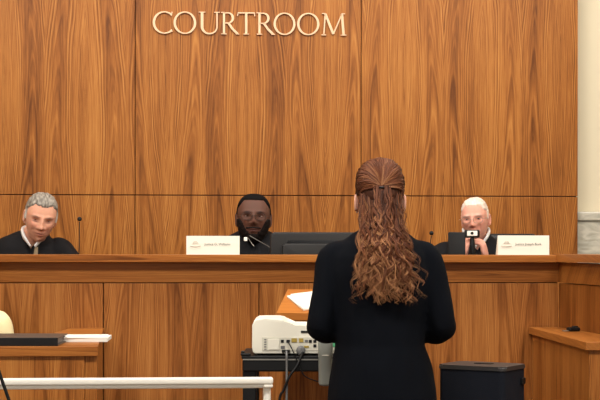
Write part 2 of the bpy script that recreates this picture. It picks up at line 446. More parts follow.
# ------------------------------------------------------------------ lectern
lp = at(278, 311.5, 6.18)
lect = thing('lectern', 'wooden lectern with slanted top behind the standing woman', 'lectern', (lp.x+.322, lp.y+.16, 0), math.radians(-8.5))
bm = prism(nb(), [(-.15, 1.200-.05), (.15, 1.200+.040), (.15, 1.200+.012), (-.15, 1.200-.080)], -.31, .31)
for v in bm.verts: v.co = Vector((v.co.y, v.co.x, v.co.z))
obj('reading_top', bm, W_LTOP, lect)
bm = prism(nb(), [(-.135, .06), (-.135, 1.200-.077), (.14, 1.200+.008), (.14, .06)], -.285, .285)
for v in bm.verts: v.co = Vector((v.co.y, v.co.x, v.co.z))
obj('body', bm, W_LECT, lect)
obj('plinth', B((-.295, -.145, 0), (.295, .15, .06), .003), DARKGAP, lect)
sl = math.atan2(.09, .30)
for i, (x, y, w, d, rz) in enumerate(((-.152, .010, .22, .20, .50), (-.143, .008, .22, .20, .40))):
    bm = B((-w/2, -d/2, 0), (w/2, d/2, .006 if i == 0 else .003))
    M4 = Matrix.Translation((x, y, 1.195+.0015+y*math.tan(sl)+i*.0067)) @ Matrix.Rotation(sl, 4, 'X') @ Matrix.Rotation(rz, 4, 'Z')
    bmesh.ops.transform(bm, matrix=M4, verts=bm.verts)
    bmesh.ops.transform(bm, matrix=Matrix.Translation(lect.location) @ Matrix.Rotation(math.radians(-8.5), 4, 'Z'), verts=bm.verts)
    o = obj('paper_sheets', bm, PAPER)
    tag(o, 'lower wad of white papers on the slanted lectern top' if i == 0 else 'top turned sheet of white paper on the slanted lectern', 'papers')

# ------------------------------------------------------------------ equipment cart
YC = 5.70; sc_ = F/YC
cx0 = (241.5-CX)/sc_; ZC = CAMZ-(356-HZ)/sc_
cart = thing('equipment_cart', 'black metal equipment cart carrying the ivory projector', 'cart', (cx0, YC, 0))
CW, CD = .70, .44
obj('top_shelf', box(B((.0, 0, ZC-.012), (CW, CD, ZC), .003), (.004, 0, ZC-.06), (CW-.004, .022, ZC-.014), .006), BLACK, cart)
obj('shelf_edge_glint', B((.006, -.004, ZC-.016), (CW-.006, .0, ZC-.011)), METAL, cart)  # pale strip painting the highlight along the black shelf's front edge
obj('bottom_shelf', B((.03, .02, .22), (CW-.03, CD-.02, .235), .003), BLACK, cart)
for x in (0.004, CW-.058):
    for y in (0.023, CD-.056):
        o = obj('leg', B((x, y, .07), (x+.052, y+.052, ZC-.0125), .004), BLACK, cart)
        w = tube(nb(), [(x+.026-.01, y+.026, .035), (x+.026+.01, y+.026, .035)], .034, 16); obj('caster', w, BLACK, o, .6)
obj('corner_bracket', box(B((-.003, -.003, ZC), (.035, .05, .01+ZC), .003), (-.002, .0, ZC+.01), (.012, .04, .018+ZC), .003), BLACK, cart)

YP = 5.72; sp_ = F/YP
px0 = (252-CX)/sp_
def pz(py): return CAMZ-(py-HZ)/sp_
proj = thing('projector', 'ivory short throw projector with stepped lid and row of ports', 'projector', (px0, YP, ZC+.001))
def rx(px): return (px-252)/sp_
z0 = .006; top = pz(319)-ZC; lo = pz(325.6)-ZC
out = [(.012, z0), (.003, z0+.008), (.0, .03), (.001, top-.025), (.008, top-.009), (.022, top-.001), (.05, top), (rx(279), top), (rx(284), top-.004), (rx(290), lo+.003), (rx(295), lo), (.355, lo-.002), (.368, lo-.010), (.37, lo-.03), (.37, z0+.01), (.362, z0)]
obj('housing', prism(nb(), out, 0, .30, .005), PROJ, proj, .5)
py0 = pz(337.5)-ZC; py1 = pz(351)-ZC
pp = obj('port_panel', B((rx(262), -.003, py1), (.362, 0.0002, py0), .001), PROJB, proj)
for (a, b_, c, d, mt) in ((281, 284, 340, 343, BLACK), (286.5, 290, 340, 343, BLACK), (291.5, 297, 338.5, 342.5, YELL), (299, 303.5, 338.5, 342.5, YELL), (305, 308, 340, 342.5, GREYP), (309, 312, 340, 343, BLACK), (313.5, 316.5, 340, 343, BLACK), (313.5, 316.5, 344.5, 347.5, BLACK), (281, 285, 346, 349, GREYP), (304, 309, 346, 348, YELL), (282, 290, 350, 353, BLACK), (319, 323, 340, 346, YELL), (326, 339, 338, 347, GREEN)):
    obj('port', B((rx(a), -.006, pz(d)-ZC), (rx(b_), -.003, pz(c)-ZC), .0008), mt, pp)
obj('power_inlet', B((rx(268), -.006, pz(350)-ZC), (rx(279.5), -.003, pz(339)-ZC), .002), PROJ, pp)
for i in range(5):
    obj('vent', B((rx(264.3), -.005, pz(350-i*2.4)-ZC), (rx(266.5), -.0032, pz(349-i*2.4)-ZC)), GREYP, pp)
obj('latch', B((rx(301), -.004, pz(333)-ZC), (rx(313), 0.001, pz(331)-ZC), .001), BLACK, proj)
for x in (.03, .34):
    for y in (.03, .26): obj('foot', tube(nb(), [(x, y, 0), (x, y, .007)], .01, 12), BLACK, proj)
# cables
def cable(name, pts, r, mat, label, k=6):
    o = obj(name, tube(nb(), pts, r, 8, k), mat, None, 1.0); tag(o, label, 'cable'); return o
yc = YP-.03
P_ = lambda px, py, Y=yc: at(px, py, Y)
cable('signal_cable', [P_(288, 341.5, YP-.007), P_(290, 345), P_(293.5, 352), P_(299, 365), P_(304, 375), P_(312, 379.5), P_(322, 381, yc+.0), P_(334, 372)], .0022, BLACK, 'thin black cable looping from a projector port past the cart edge')
cable('power_cable', [P_(286.5, 351.5, YP-.008), P_(286.8, 356), P_(287, 370), P_(286.8, 400, yc-.01), (P_(286, 420).x, yc-.01, .55), (P_(286, 420).x+.03, yc-.01, .013)], .0045, GREYP, 'straight grey cable hanging down from the projector in front of the cart')
cable('thick_cable', [P_(303, 352, yc+.008), P_(297, 366, yc-.012), P_(290, 376, yc-.02), P_(284, 390, yc-.02), P_(279, 406, yc-.02), (P_(276, 420).x, yc-.02, .5), (P_(272, 420).x, yc-.02, .013)], .0048, BLACK, 'thick black cable slanting down to the left from under the grey plug')
pl = thing('power_plug', 'grey angular plug hanging at the ports of the projector', 'plug', P_(301, 350.5, YP-.018))
obj('body', ell(nb(), (0, 0, 0), (.018, .010, .019), None, 8, 6), GREYP, pl)
obj('collar', tube(nb(), [(.002, 0, -.015), (.004, -.004, -.027)], [.009, .006], 10), SLATE, pl)
# frosted sleeve on the cart edge
sl_ = thing('plastic_sleeve', 'pale grey translucent plastic sleeve hung on the cart edge beside the woman', 'holder', at(325.5, 386.5, YC-.033))
hh = (387-341)/F*5.67
bm = loft(nb(), [(0.002, .010, .008, 0, 0), (.006, .022, .017, 0, 0), (.014, .0255, .020, 0, 0), (hh*.66, .0262, .021, 0, 0), (hh*.67, .0275, .023, 0, 0), (hh, .0275, .023, 0, 0), (hh, .025, .0205, 0, 0), (.02, .0235, .0185, 0, 0), (.008, .015, .012, 0, 0)], 28, .75)
obj('sleeve', bm, FROST, sl_, .9)
obj('hook', box(B((-.012, .024, hh*.6), (.012, .030, hh*.62)), (-.012, .0245, hh*.6), (.012, .028, hh*.8)), METAL, sl_)
bm = nb(); tube(bm, [(.0265*math.cos(a), -.0235*math.sin(a), hh*.655+.006*math.sin(a)) for a in [PI*i/14 for i in range(15)]], .0015, 6); obj('rim', bm, WHITE, sl_, 1.)

# ------------------------------------------------------------------ white rail (front left)
YR = 4.0; sr = F/YR
rail = thing('white_railing', 'white painted barrier rail crossing the lower left foreground', 'railing', (0, YR, 0), YAW*1.1)
xe = (273-CX)/sr; z_ = lambda py: CAMZ-(py-HZ)/sr
obj('top_rail', B((-2.2, -.02, z_(383.4)), (xe, .02, z_(377.2)), .004, 3), WHITE, rail, .5)
obj('under_rail', B((-2.2, -.012, z_(387.6)), (xe-.015, .016, z_(383.4)-.0002), .004, 3), WHITE, rail, .5)
obj('end_cap', B((xe-.026, -.019, z_(387.2)), (xe-.0005, .019, z_(383.4)-.0001), .004, 3), WHITE, rail, .5)
for x in (xe-.016, xe-1.0, xe-2.0):
    po = obj('post', tube(nb(), [(x, 0, .01), (x, 0, z_(387.8))], .0105, 16), WHITE, rail, .9)
    obj('foot_plate', tube(nb(), [(x, 0, 0), (x, 0, .01)], .045, 24), WHITE, po, .6)

# boom microphone stand, only its boom enters the picture
bs = thing('microphone_stand', 'thin black microphone boom crossing the lower left corner in front of the rail', 'microphone stand', (at(16, 420, 3.6).x, 3.6, 0))
e0 = at(16, 420, 3.6); e1 = at(-8, 352, 3.6); ox = bs.location
obj('pole', tube(nb(), [(0, 0, .02), (0, 0, e0.z)], .010, 12), BLACK, bs, .9)
obj('base', tube(nb(), [(0, 0, 0), (0, 0, .02)], [.13, .12], 32), BLACK, bs, .6)
d_ = (e1-e0)
obj('boom', tube(nb(), [Vector((0, 0, e0.z))-d_*.3, Vector((0, 0, e0.z))+d_*1.25], .0042, 10), BLACK, bs, .9)
obj('clutch', ell(nb(), (0, 0, e0.z), (.018, .018, .018)), BLACK, bs, 1)
mh = obj('microphone', tube(nb(), [Vector((0, 0, e0.z))+d_*1.25, Vector((0, 0, e0.z))+d_*1.6, Vector((0, 0, e0.z))+d_*1.75], [.012, .02, .012], 14), BLACK, bs, .9)

# ------------------------------------------------------------------ black case
k = 1.15
zc = CAMZ-.383*k
ca = Vector((.46*k, 4.95*k, 0)); cb = Vector((.654*k, 4.83*k, 0)); cc = Vector((.753*k, 4.975*k, 0)); cd = ca+(cc-cb)
cen = (ca+cb+cc+cd)/4; an = math.atan2((cb-ca).y, (cb-ca).x)
wx = (cb-ca).length/2*1.06; wy = (cc-cb).length/2*1.06
cen.x -= .004
case = thing('equipment_case', 'tall black upright case with rounded grey lid to the right of the woman', 'case', cen, an)
def rbox(hx, hy, z0, z1, r, n=6, ins=0):
    pl_ = []
    for sx, sy, a0 in ((1, 1, 0), (-1, 1, 90), (-1, -1, 180), (1, -1, 270)):
        for i in range(n+1):
            a = math.radians(a0+90*i/n); pl_.append((sx*(hx-r)+r*math.cos(a), sy*(hy-r)+r*math.sin(a)))
    return slab(nb(), pl_, z0, z1)
obj('shell', rbox(wx-.004, wy-.004,   .05, zc-.016, .022), CASEF, case, .5)
bm = rbox(wx, wy, zc-.0155, zc, .025)
bmesh.ops.bevel(bm, geom=[e for e in bm.edges if all(v.co.z > zc-.001 for v in e.verts)], offset=.006, segments=3, affect='EDGES')
obj('lid', bm, CASEL, case, .5)
obj('handle', B((-.035, .0, zc), (.035, .03, zc+.003), .001), BLACK, case)
obj('side_latch', B((wx-.004, .05, zc-.075), (wx+.006, .08, zc-.05), .003), BLACK, case)
for x in (-.09, .09): obj('wheel', tube(nb(), [(x-.012, .06, .025), (x+.012, .06, .025)], .025, 16), BLACK, case, .7)
for x in (-.09, .09): obj('foot', B((x-.015, -.09, 0), (x+.015, -.06, .05), .003), BLACK, case)

# ------------------------------------------------------------------ nameplates, microphones, monitors on the bench
def bpos(px, dy, z): # point on the bench counter at pixel column px and local depth dy
    Y = 6.9+dy; x = bx(px, Y); return Vector((x*CY-dy*SY, 6.9+x*SY+dy*CY, z))
def text(s, size, mat, parent, loc, align='LEFT', name='printed_name'):
    cu = bpy.data.curves.new(name, 'FONT'); cu.body = s; cu.size = size; cu.align_x = align; cu.extrude = .0002
    cu.materials.append(mat); o = bpy.data.objects.new(name, cu); C.objects.link(o); o.parent = parent
    me = bpy.data.meshes.new_from_object(o.evaluated_get(bpy.context.evaluated_depsgraph_get())); bpy.data.objects.remove(o)
    me.transform(Matrix.Translation(loc) @ Matrix.Rotation(PI/2, 4, 'X')); o = bpy.data.objects.new(name, me); C.objects.link(o); o.parent = parent; return o
def nameplate(pxa, pxb, pyt, s, label):
    Y = 6.86; w = (pxb-pxa)/F*Y; h = (254.6-pyt)/F*Y
    t = thing('name_plate', label, 'name plate', bpos((pxa+pxb)/2, -.035, ZT+.0005), YAW, 'name plates on the bench')
    bm = prism(nb(), [(-.012, 0), (-.010, h), (-.008, h), (.04, .0)], -w/2, w/2)
    for v in bm.verts: v.co = Vector((v.co.y, v.co.x, v.co.z))
    obj('card', bm, CREAMP, t)
    text(s, .0155, INK, t, (-w*.16, -.0128, h*.50))
    sx = -w*.33
    bm = nb(); tube(bm, [(sx+.011*math.cos(a), -.0128, h*.60+.009*math.sin(a)) for a in [PI*i/10 for i in range(11)]], .0008, 5)
    tube(bm, [(sx-.017, -.0128, h*.58), (sx+.017, -.0128, h*.58)], .0007, 5)
    for q in range(5): tube(bm, [(sx-.008+q*.004, -.0128, h*.585), (sx-.008+q*.004, -.0128, h*.67)], .0006, 5)
    obj('emblem', bm, INKL, t)
    bm = nb()
    tube(bm, [(sx-.024+.048*i/8, -.0128, h*.46-.003*math.sin(PI*i/8)) for i in range(9)], .0016, 5)
    obj('emblem_line', bm, INKL, t)
nameplate(186, 239, 236, 'Justice G. Williams', 'cream name plate card on the bench before the bearded judge')
nameplate(496.3, 548.8, 235, 'Justice Joseph Bunk', 'cream name plate card on the bench beside the white-haired judge')

def gooseneck(px, py, pxb, label):
    b = bpos(pxb, .27, 1.1305); t = thing('desk_microphone', label, 'microphone', b)
    h = at(px, py, b.y); d = h-b
    obj('base', B((-.03, -.03, 0), (.03, .03, .018), .006), BLACK, t)
    obj('stem', tube(nb(), [(0, 0, .018), (0, 0, .12), (d.x*.4, 0, d.z*.7), (d.x, 0, d.z-.012)], .0022, 8, 6), BLACK, t, .9)
    obj('head', ell(nb(), (d.x, 0, d.z), (.0105, .0105, .0105)), BLACK, t, 1)
gooseneck(79.5, 219.3, 82.5, 'thin gooseneck microphone with round head standing right of the grey-haired judge')
gooseneck(431.5, 233, 430, 'low gooseneck microphone peeking over the bench just right of the woman')

# wide monitor beside the middle judge (seen from behind)
mo = thing('desktop_monitor', 'wide dark monitor behind the bench between the bearded judge and the woman', 'monitor', bpos(320, .33, 1.1305), YAW+.05)
ym = 7.25; mt = CAMZ+(HZ-232.2)/F*ym-1.1305; w0 = -46/F*ym; w1 = 45/F*ym
bm = prism(nb(), [(w0-.003, .05), (w0+.006, mt-.012), (w0+.02, mt), (w1-.02, mt), (w1, mt-.012), (w1, .05)], 0, .03, .006)
obj('housing', bm, SLATE, mo, .6)
obj('back_hump', prism(nb(), [(w0+.05, .08), (w0+.06, mt-.065), (w0+.075, mt-.055), (w1-.05, mt-.055), (w1-.05, .08)], -.03, 0, .006), SLATE, mo, .6)
obj('back_recess', prism(nb(), [(w0+.08, mt-.054), (w0+.09, mt-.040), (w1-.06, mt-.040), (w1-.06, mt-.054)], -.004, 0.0), GLOSSK, mo)
obj('screen', B((w0+.012, .03, .07), (w1-.012, .032, mt-.014)), GLOSSK, mo)
obj('stand', box(B((-.1, -.06, 0), (.1, .10, .01), .004), (-.03, -.02, .01), (.03, -.0, .12)), SLATE, mo)
# smaller monitor left of the right judge
mo = thing('small_monitor', 'small dark screen behind the bench in front of the white-haired judge', 'monitor', bpos(462, .27, 1.1305), YAW-.1)
ym = 7.2; mt = CAMZ+(HZ-231.8)/F*ym-1.1305; w0 = -10.5/F*ym; w1 = 7/F*ym
obj('housing', prism(nb(), [(w0, .03), (w0+.001, mt-.006), (w0+.006, mt), (w1-.006, mt-.001), (w1, mt-.006), (w1, .03)], 0, .014, .003), BLACK, mo, .6)
obj('screen', B((w0+.006, .014, .05), (w1-.006, .0155, mt-.008)), GLOSSK, mo)
obj('stand', box(B((w0, -.03, 0), (w1, .05, .008), .003), (-.03, 0.015, .008), (.0, .022, .06)), BLACK, mo)

# ------------------------------------------------------------------ people
def G(x, z, cx, cz, sx, sz): return math.exp(-((x-cx)/sx)**2-((z-cz)/sz)**2)
def headpt(dx, dy, dz, P):
    """unit direction -> head surface; face looks to -y"""
    w = P.get('w', 1.0); jw = P.get('jaw', .26)
    if dz > -.2:
        k = (abs(dx)**2.5+abs(dy)**2.5+abs(dz)**2.5)**(-1/2.5); k = 1+(k-1)*min(1, (dz+.2)/.4)
        dx, dy, dz = dx*k, dy*k, dz*k
    z = .118*dz; t = max(0, -dz)
    x = .0745*w*dx*(1-jw*t**1.6)*(1+.05*max(0, dz))
    y = .096*math.copysign(abs(dy)**.92, dy)
    if dy > 0: y *= 1-.30*t
    else: y *= 1-.06*max(0, dz)
    if dy < -.05:
        fr = min(1, (-dy-.05)/.3)*(1-P.get('flat', 0))
        D = .029*G(x,z,0,-.020,.010,.012)+.017*G(x,z,0,.002,.009,.024)+.008*(G(x,z,.015,-.025,.008,.008)+G(x,z,-.015,-.025,.008,.008))
        D -= .011*(G(x,z,.031,.010,.016,.010)+G(x,z,-.031,.010,.016,.010))
        D += .006*(G(x,z,.03,.030,.022,.007)+G(x,z,-.03,.030,.022,.007))
        D += .006*(G(x,z,.045,-.02,.02,.018)+G(x,z,-.045,-.02,.02,.018))
        D += .006*G(x,z,0,-.056,.024,.014)+.004*G(x,z,0,-.050,.016,.004)+.005*G(x,z,0,-.063,.015,.005)-.006*G(x,z,0,-.0565,.022,.002)
        D += .011*G(x,z,0,-.094,.022,.016)
        D -= P.get('fold', .002)*(G(abs(x),z,.034,-.042,.004,.014))
        y -= D*fr
    return Vector((x, y, z))
def grid(P, fn, nu=96, nv=96):
    vs = []
    for j in range(nv+1):
        ph = -PI/2+PI*j/nv
        row = []
        for i in range(nu):
            a = 2*PI*i/nu
            row.append((math.cos(ph)*math.sin(a), -math.cos(ph)*math.cos(a), math.sin(ph)))
        vs.append(row)
    return vs
def setcol(o, fn):
    me = o.data; at_ = me.color_attributes.new('Col', 'FLOAT_COLOR', 'POINT')
    for i, v in enumerate(me.vertices): at_.data[i].color = fn(v.co)
def mixc(a, b, t):
    t = max(0, min(1, t)); return tuple(a[i]*(1-t)+b[i]*t for i in range(3))+(1,)
def head_bm(P, bm):
    nu = nv = 110; g_ = grid(P, None, nu, nv); rows = []
    for j, row in enumerate(g_):
        if j in (0, nv): rows.append([bm.verts.new(headpt(0, 0, row[0][2], P))]*nu)
        else: rows.append([bm.verts.new(headpt(*d, P)) for d in row])
    for j in range(nv):
        for i in range(nu):
            q = [rows[j][i], rows[j][(i+1)%nu], rows[j+1][(i+1)%nu], rows[j+1][i]]
            u = []
            for v in q:
                if v not in u: u.append(v)
            if len(u) >= 3: bm.faces.new(u)
    for s in (-1, 1):     # ears
        w = P.get('w', 1.0)
        c = Vector((s*(.0735+P.get('ear', 0))*w, .012, -.004+P.get('earz', 0))); R = Euler((math.radians(-8), 0, math.radians(s*-10))).to_matrix()
        pts = []
        for i in range(13):
            a = math.radians(-70+i*27); pts.append(c+R@Vector((s*.006, .014*math.cos(a)*1.05, .028*math.sin(a)+.002)))
        tube(bm, pts, [.004]+[.0048]*11+[.004], 8)
        ell(bm, c+R@Vector((s*.001, 0, 0)), (.005, .014, .026), R, 12, 10)
        ell(bm, c+R@Vector((s*.003, -.004, -.026)), (.005, .008, .009), R, 10, 8)
def shell(P, mask, th, nz=.002, fs=60, seed=0, stretch=(1,1,1), nu=110, nv=110):
    """hair or beard grown off the head surface where mask(p, d) > 0"""
    bm = nb(); g_ = grid(P, None, nu, nv); V = {}
    def vert(i, j):
        i %= nu
        if j in (0, nv): i = 0
        if (i, j) not in V:
            d = g_[j][i]; p = headpt(*d, P); m = mask(p, d)
            dn = Vector(d).normalized()
            k_ = max(0, min(1, m*6)); q = p+Vector((seed, seed, seed))
            n_ = noise.noise(Vector((q.x*fs*stretch[0], q.y*fs*stretch[1], q.z*fs*stretch[2])))
            V[(i, j)] = (bm.verts.new(p+dn*(-.003+k_*(th+.003+nz*n_))), m)
        return V[(i, j)]
    for j in range(nv):
        for i in range(nu):
            q = [vert(i, j), vert(i+1, j), vert(i+1, j+1), vert(i, j+1)]
            if max(x[1] for x in q) < -.02: continue
            u = []
            for v in q:
                if v[0] not in u: u.append(v[0])
            if len(u) >= 3: bm.faces.new(u)
    for v in [v for v in bm.verts if not v.link_faces]: bm.verts.remove(v)
    return bm
def facecol(skin, P):
    base, lips, dark, red = skin
    def f(c):
        x, y, z = c
        col = base
        if y < -.03:
            col = mixc(col, red, .30*(G(x,z,.04,-.02,.022,.02)+G(x,z,-.04,-.02,.022,.02))+.25*G(x,z,0,-.022,.014,.014))
            col = mixc(col, lips, .8*G(x,z,0,-.056,.024,.0085))
            col = mixc(col, dark, .75*G(x,z,0,-.0565,.021,.0022))
            col = mixc(col, dark, P.get('sock', .35)*(G(x,z,.031,.010,.015,.008)+G(x,z,-.031,.010,.015,.008)))
            b = P.get('brow'); 
            if b:
                g_ = G(abs(x),z,.032,.0285+.002*math.cos((abs(x)-.03)*60),.016,.0042); col = mixc(col, b, .9*g_)
            col = mixc(col, dark, .5*(G(x,z,.009,-.034,.004,.003)+G(x,z,-.009,-.034,.004,.003)))
            if P.get('closed'):
                g_ = G(abs(x),z,.031,.004,.014,.0032); col = mixc(col, dark, .95*g_)
            n_ = noise.noise(Vector((x, y, z))*90)
            col = mixc(col, dark, .08*max(0, n_))
        return col
    return f
def rot(P): return Matrix.Diagonal((P.get('s',1),)*3+(1,)) @ Euler((math.radians(P.get('pitch', 0)), math.radians(P.get('roll', 0)), math.radians(P.get('yaw', 0))), 'XYZ').to_matrix().to_4x4()
def hand_bm(bm, M4, side=1, curl=.6, s=1.0):
    """palm with four fingers and a thumb; fingers along +y, palm faces -z, thumb on side*x"""
    def T(p): return M4 @ (Vector(p)*s)
    def seg(pts, rad, flat=1): tube(bm, [T(p) for p in pts], [r*s for r in rad], 8, 3, flat, up=(M4.to_3x3()@Vector((0,0,1))))
    seg([(0, -.03, 0), (0, 0, 0), (0, .045, 0), (0, .082, 0)], [.024, .030, .038, .034], .42)
    for i, (x, L_) in enumerate(((.028, .070), (.0095, .078), (-.0095, .072), (-.027, .057))):
        x *= side; a = 0; p = Vector((x, .078, 0)); pts = [Vector((x*.8, .05, 0)), p.copy()]; 
        for q, fr in enumerate((.45, .32, .23)):
            a += curl*(.8 if q == 0 else 1.0); p = p+Vector((x*.06/3, math.cos(a)*L_*fr, -math.sin(a)*L_*fr)); pts.append(p.copy())
        seg(pts, [.0085, .0090, .0082, .0075, .0062])
    c = curl*.5
    seg([(side*.018, .008, -.002), (side*.036, .030, -.010), (side*.046, .052, -.016-c*.01), (side*.046-side*c*.012, .074, -.022-c*.02)], [.011, .0115, .0098, .0072])
def eyes(parent, P, M4, open_=1.0, gaze=0):
    for s in (-1, 1):
        e = headpt(0, -1, 0, P)
        c = Vector((s*.031, -.0805+P.get('eyein',.0), .0105))
        o = obj('eye', ell(nb(), c, (.0115, .0105, .0105*open_)), EYEW, parent, 1)
        o.matrix_local = M4
        ir = obj('iris', ell(nb(), c+Vector((gaze, -.0072, 0)), (.0066, .0042, .0075*open_), None, 12, 8), IRIS, o, 1)
def glasses(parent, M4, rim=GLASSF, r=.0011, hx=.025, hz=.017, y=-.108):
    t = obj('glasses', nb(), None, parent); bpy.data.objects.remove(t)
    bm = nb()
    for s in (-1, 1):
        c = Vector((s*.032, y, .006))
        tube(bm, [c+Vector((hx*math.copysign(abs(math.cos(a))**.8, math.cos(a)), .003*abs(math.cos(a))*s*math.copysign(1, math.cos(a)), hz*math.copysign(abs(math.sin(a))**.8, math.sin(a)))) for a in [2*PI*i/24 for i in range(25)]], r, 6)
        tube(bm, [(s*(.032+hx), y+.002, .01), (s*.074, y+.03, .011), (s*.080, .01, .012)], r, 6)
    tube(bm, [(-.008, y, .009), (0, y-.002, .011), (.008, y, .009)], r, 6)
    g_ = obj('glasses', bm, rim, parent, 1); g_.matrix_local = M4
    bm = nb()
    for s in (-1, 1): ell(bm, (s*.032, y, .006), (hx*.95, .0008, hz*.95), None, 20, 8)
    obj('lenses', bm, LENS, g_, 1)
    return g_

def judge(label, px, py, Y, P, skin, hair, robe_extra=None, lean=.06, shoulder=.235, shx=0, shz=None, body_yaw=0, hands='desk'):
    """person seated behind the bench; head centre at the given pixel"""
    hc = at(px, py, Y); FZ = .38
    t = thing('person', label, 'person', (hc.x+shx, Y+lean+.03, FZ), body_yaw)
    inv = Matrix.Translation(t.location).inverted() if not body_yaw else (Matrix.Translation(t.location) @ Matrix.Rotation(body_yaw, 4, 'Z')).inverted()
    hl = inv @ hc; M4 = Matrix.Translation(hl) @ rot(P)
    zs = (shz if shz else hl.z-.115)       # shoulder top height, local
    # one continuous body: head, neck, torso, arms, hands, legs
    bm = nb(); head_bm(P, bm)
    bmesh.ops.transform(bm, matrix=M4, verts=bm.verts)
    o = obj('body', bm, SKIN, t, 1); setcol(o, lambda c: (0,0,0,1))
    M4i = M4.inverted(); ff = facecol(skin, P)
    bm = nb(); bm.from_mesh(o.data)
    cl = bm.verts.layers.float_color['Col']
    for v in bm.verts: v[cl] = ff(M4i @ v.co)
    nh = len(bm.verts)
    b2 = nb()
    nk = hl+Vector((0, .02, -.04))
    tube(b2, [nk, (nk.x*.6, nk.y*.5+.01, zs+.0), (0, .02, zs-.1)], [.056, .058, .07], 20, 3)
    loft(b2, [(.46, .15, .12, 0, .06), (.60, .145, .11, 0, .05), (zs-.25, .15, .10, 0, .04), (zs-.12, .16, .09, 0, .03), (zs-.03, .12, .06, 0, .02)], 24)
    hp = []
    for s in (-1, 1):
        sh = Vector((s*(shoulder-.06), .02, zs-.075))
        if hands == 'desk': el, wr, hd = Vector((s*.26, -.14, .83)), Vector((s*.13, -.235, .80)), Vector((-s*.3, -1, -.0))
        else: el, wr = Vector((s*.25, -.17, .84)), hands[0 if s < 0 else 1]; hd = (Vector(hands[2 if s < 0 else 3])-Vector(wr))
        wr = Vector(wr); hp.append((el, wr, s))
        tube(b2, [sh, (sh+el)/2+Vector((s*.02, .01, 0)), el, (el+wr)/2, wr], [.045, .043, .038, .034, .025], 14, 3)
        y_ = hd.normalized(); z_ax = Vector((0, 0, 1)) if hands == 'desk' else Vector((-s*.85, .35, .1)) * -1
        z_ax = (z_ax-y_*z_ax.dot(y_)).normalized(); x_ = y_.cross(z_ax)
        R = Matrix((x_, y_, z_ax)).transposed().to_4x4(); 
        hand_bm(b2, Matrix.Translation(wr+y_*.03) @ R, side=(-s if hands == 'desk' else s), curl=.25 if hands == 'desk' else .95, s=.98 if hands == 'desk' else .95)
        tube(b2, [(s*.09, .06, .50), (s*.11, -.18, .50), (s*.11, -.34, .48), (s*.11, -.35, .25), (s*.11, -.34, .07)], [.085, .075, .055, .05, .035], 14, 3)
        tube(b2, [(s*.11, -.30, .05), (s*.11, -.36, .045), (s*.11, -.46, .03)], [.035, .036, .028], 12, 2, .7)
    tmp = obj('tmp', b2, SKIN, t); remesh(tmp, .006, 3)
    b3 = nb(); b3.from_mesh(tmp.data); c3 = b3.verts.layers.float_color.new('Col')
    for v in b3.verts: v[c3] = skin[0]
    me2 = bpy.data.meshes.new('m2'); b3.to_mesh(me2); b3.free(); bpy.data.objects.remove(tmp)
    bm.from_mesh(me2); bm.to_mesh(o.data); bm.free(); smooth(o.data)
    # robe
    b = nb()
    loft(b, [(.05, .27, .20, 0, -.12), (.40, .25, .24, 0, -.05), (.50, .22, .20, 0, .0), (.65, .20, .16, 0, .04), (zs-.25, .21, .145, 0, .04), (zs-.13, shoulder-.02, .135, 0, .03), (zs-.07, shoulder-.05, .115, 0, .025), (zs-.025, shoulder*.55, .085, 0, .025), (zs+.012, .075, .07, nk.x*.4, .02)], 32)
    for el, wr, s in hp:
        sh = Vector((s*(shoulder-.065), .02, zs-.085))
        tube(b, [sh+Vector((-s*.03, 0, .01)), sh+Vector((s*.01, 0, -.01)), (sh+el)/2+Vector((s*.03, .01, 0)), el, (el*.45+wr*.55), wr*.86+el*.14], [.06, .072, .075, .075, .072, .070], 18, 3)
        tube(b, [(s*.10, .02, .50), (s*.13, -.28, .48), (s*.13, -.34, .30), (s*.13, -.33, .14)], [.12, .11, .11, .12], 18, 3)
    r = obj('robe', b, ROBE, t); remesh(r, .011, 6, .010, 9, .35)
    # open V at the throat
    for v in r.data.vertices:
        c = v.co
        if c.y < .0 and c.z > zs-.11:
            wv = max(0, (c.z-(zs-.11))/.11)*.045
            if abs(c.x-nk.x*.4) < wv: c.y += .035*(1-abs(c.x-nk.x*.4)/wv)
    for s in (-1, 1): obj('shoe', ell(nb(), (s*.13, -.40, .035), (.045, .12, .035), None, 16, 10), BLACK, t, 1)
    return t, M4, hl, zs, nk
def chair(X, Y, label, w=.25, back=1.12, rz=0):
    c = thing('judge_chair', label, 'chair', (X, Y, .38), rz)
    obj('seat', B((-w+.02, -.24, .37), (w-.02, .22, .455), .03, 4), LEATHER, c, .8)
    obj('backrest', B((-w, .24, .42), (w, .31, back-.38), .025, 4), LEATHER, c, .8)
    obj('column', tube(nb(), [(0, 0, .10), (0, 0, .37)], .03, 16), METAL, c, .9)
    for i in range(5):
        a = 2*PI*i/5+.3; L_ = obj('leg', tube(nb(), [(0, 0, .10), (.27*math.cos(a), .27*math.sin(a), .07)], [.028, .016], 10), BLACK, c, .9)
        obj('caster', ell(nb(), (.27*math.cos(a), .27*math.sin(a), .028), (.022, .022, .028)), BLACK, L_, 1)
    for s in (-1, 1):
        obj('armrest', tube(nb(), [(s*(w+.02), .24, .62), (s*(w+.03), .0, .62), (s*(w+.03), -.1, .60), (s*(w+.02), -.08, .45), (s*(w-.03), -.05, .41)], .018, 10, 4), BLACK, c, .9)
    return c

def rgb(*a): return lin(*a)
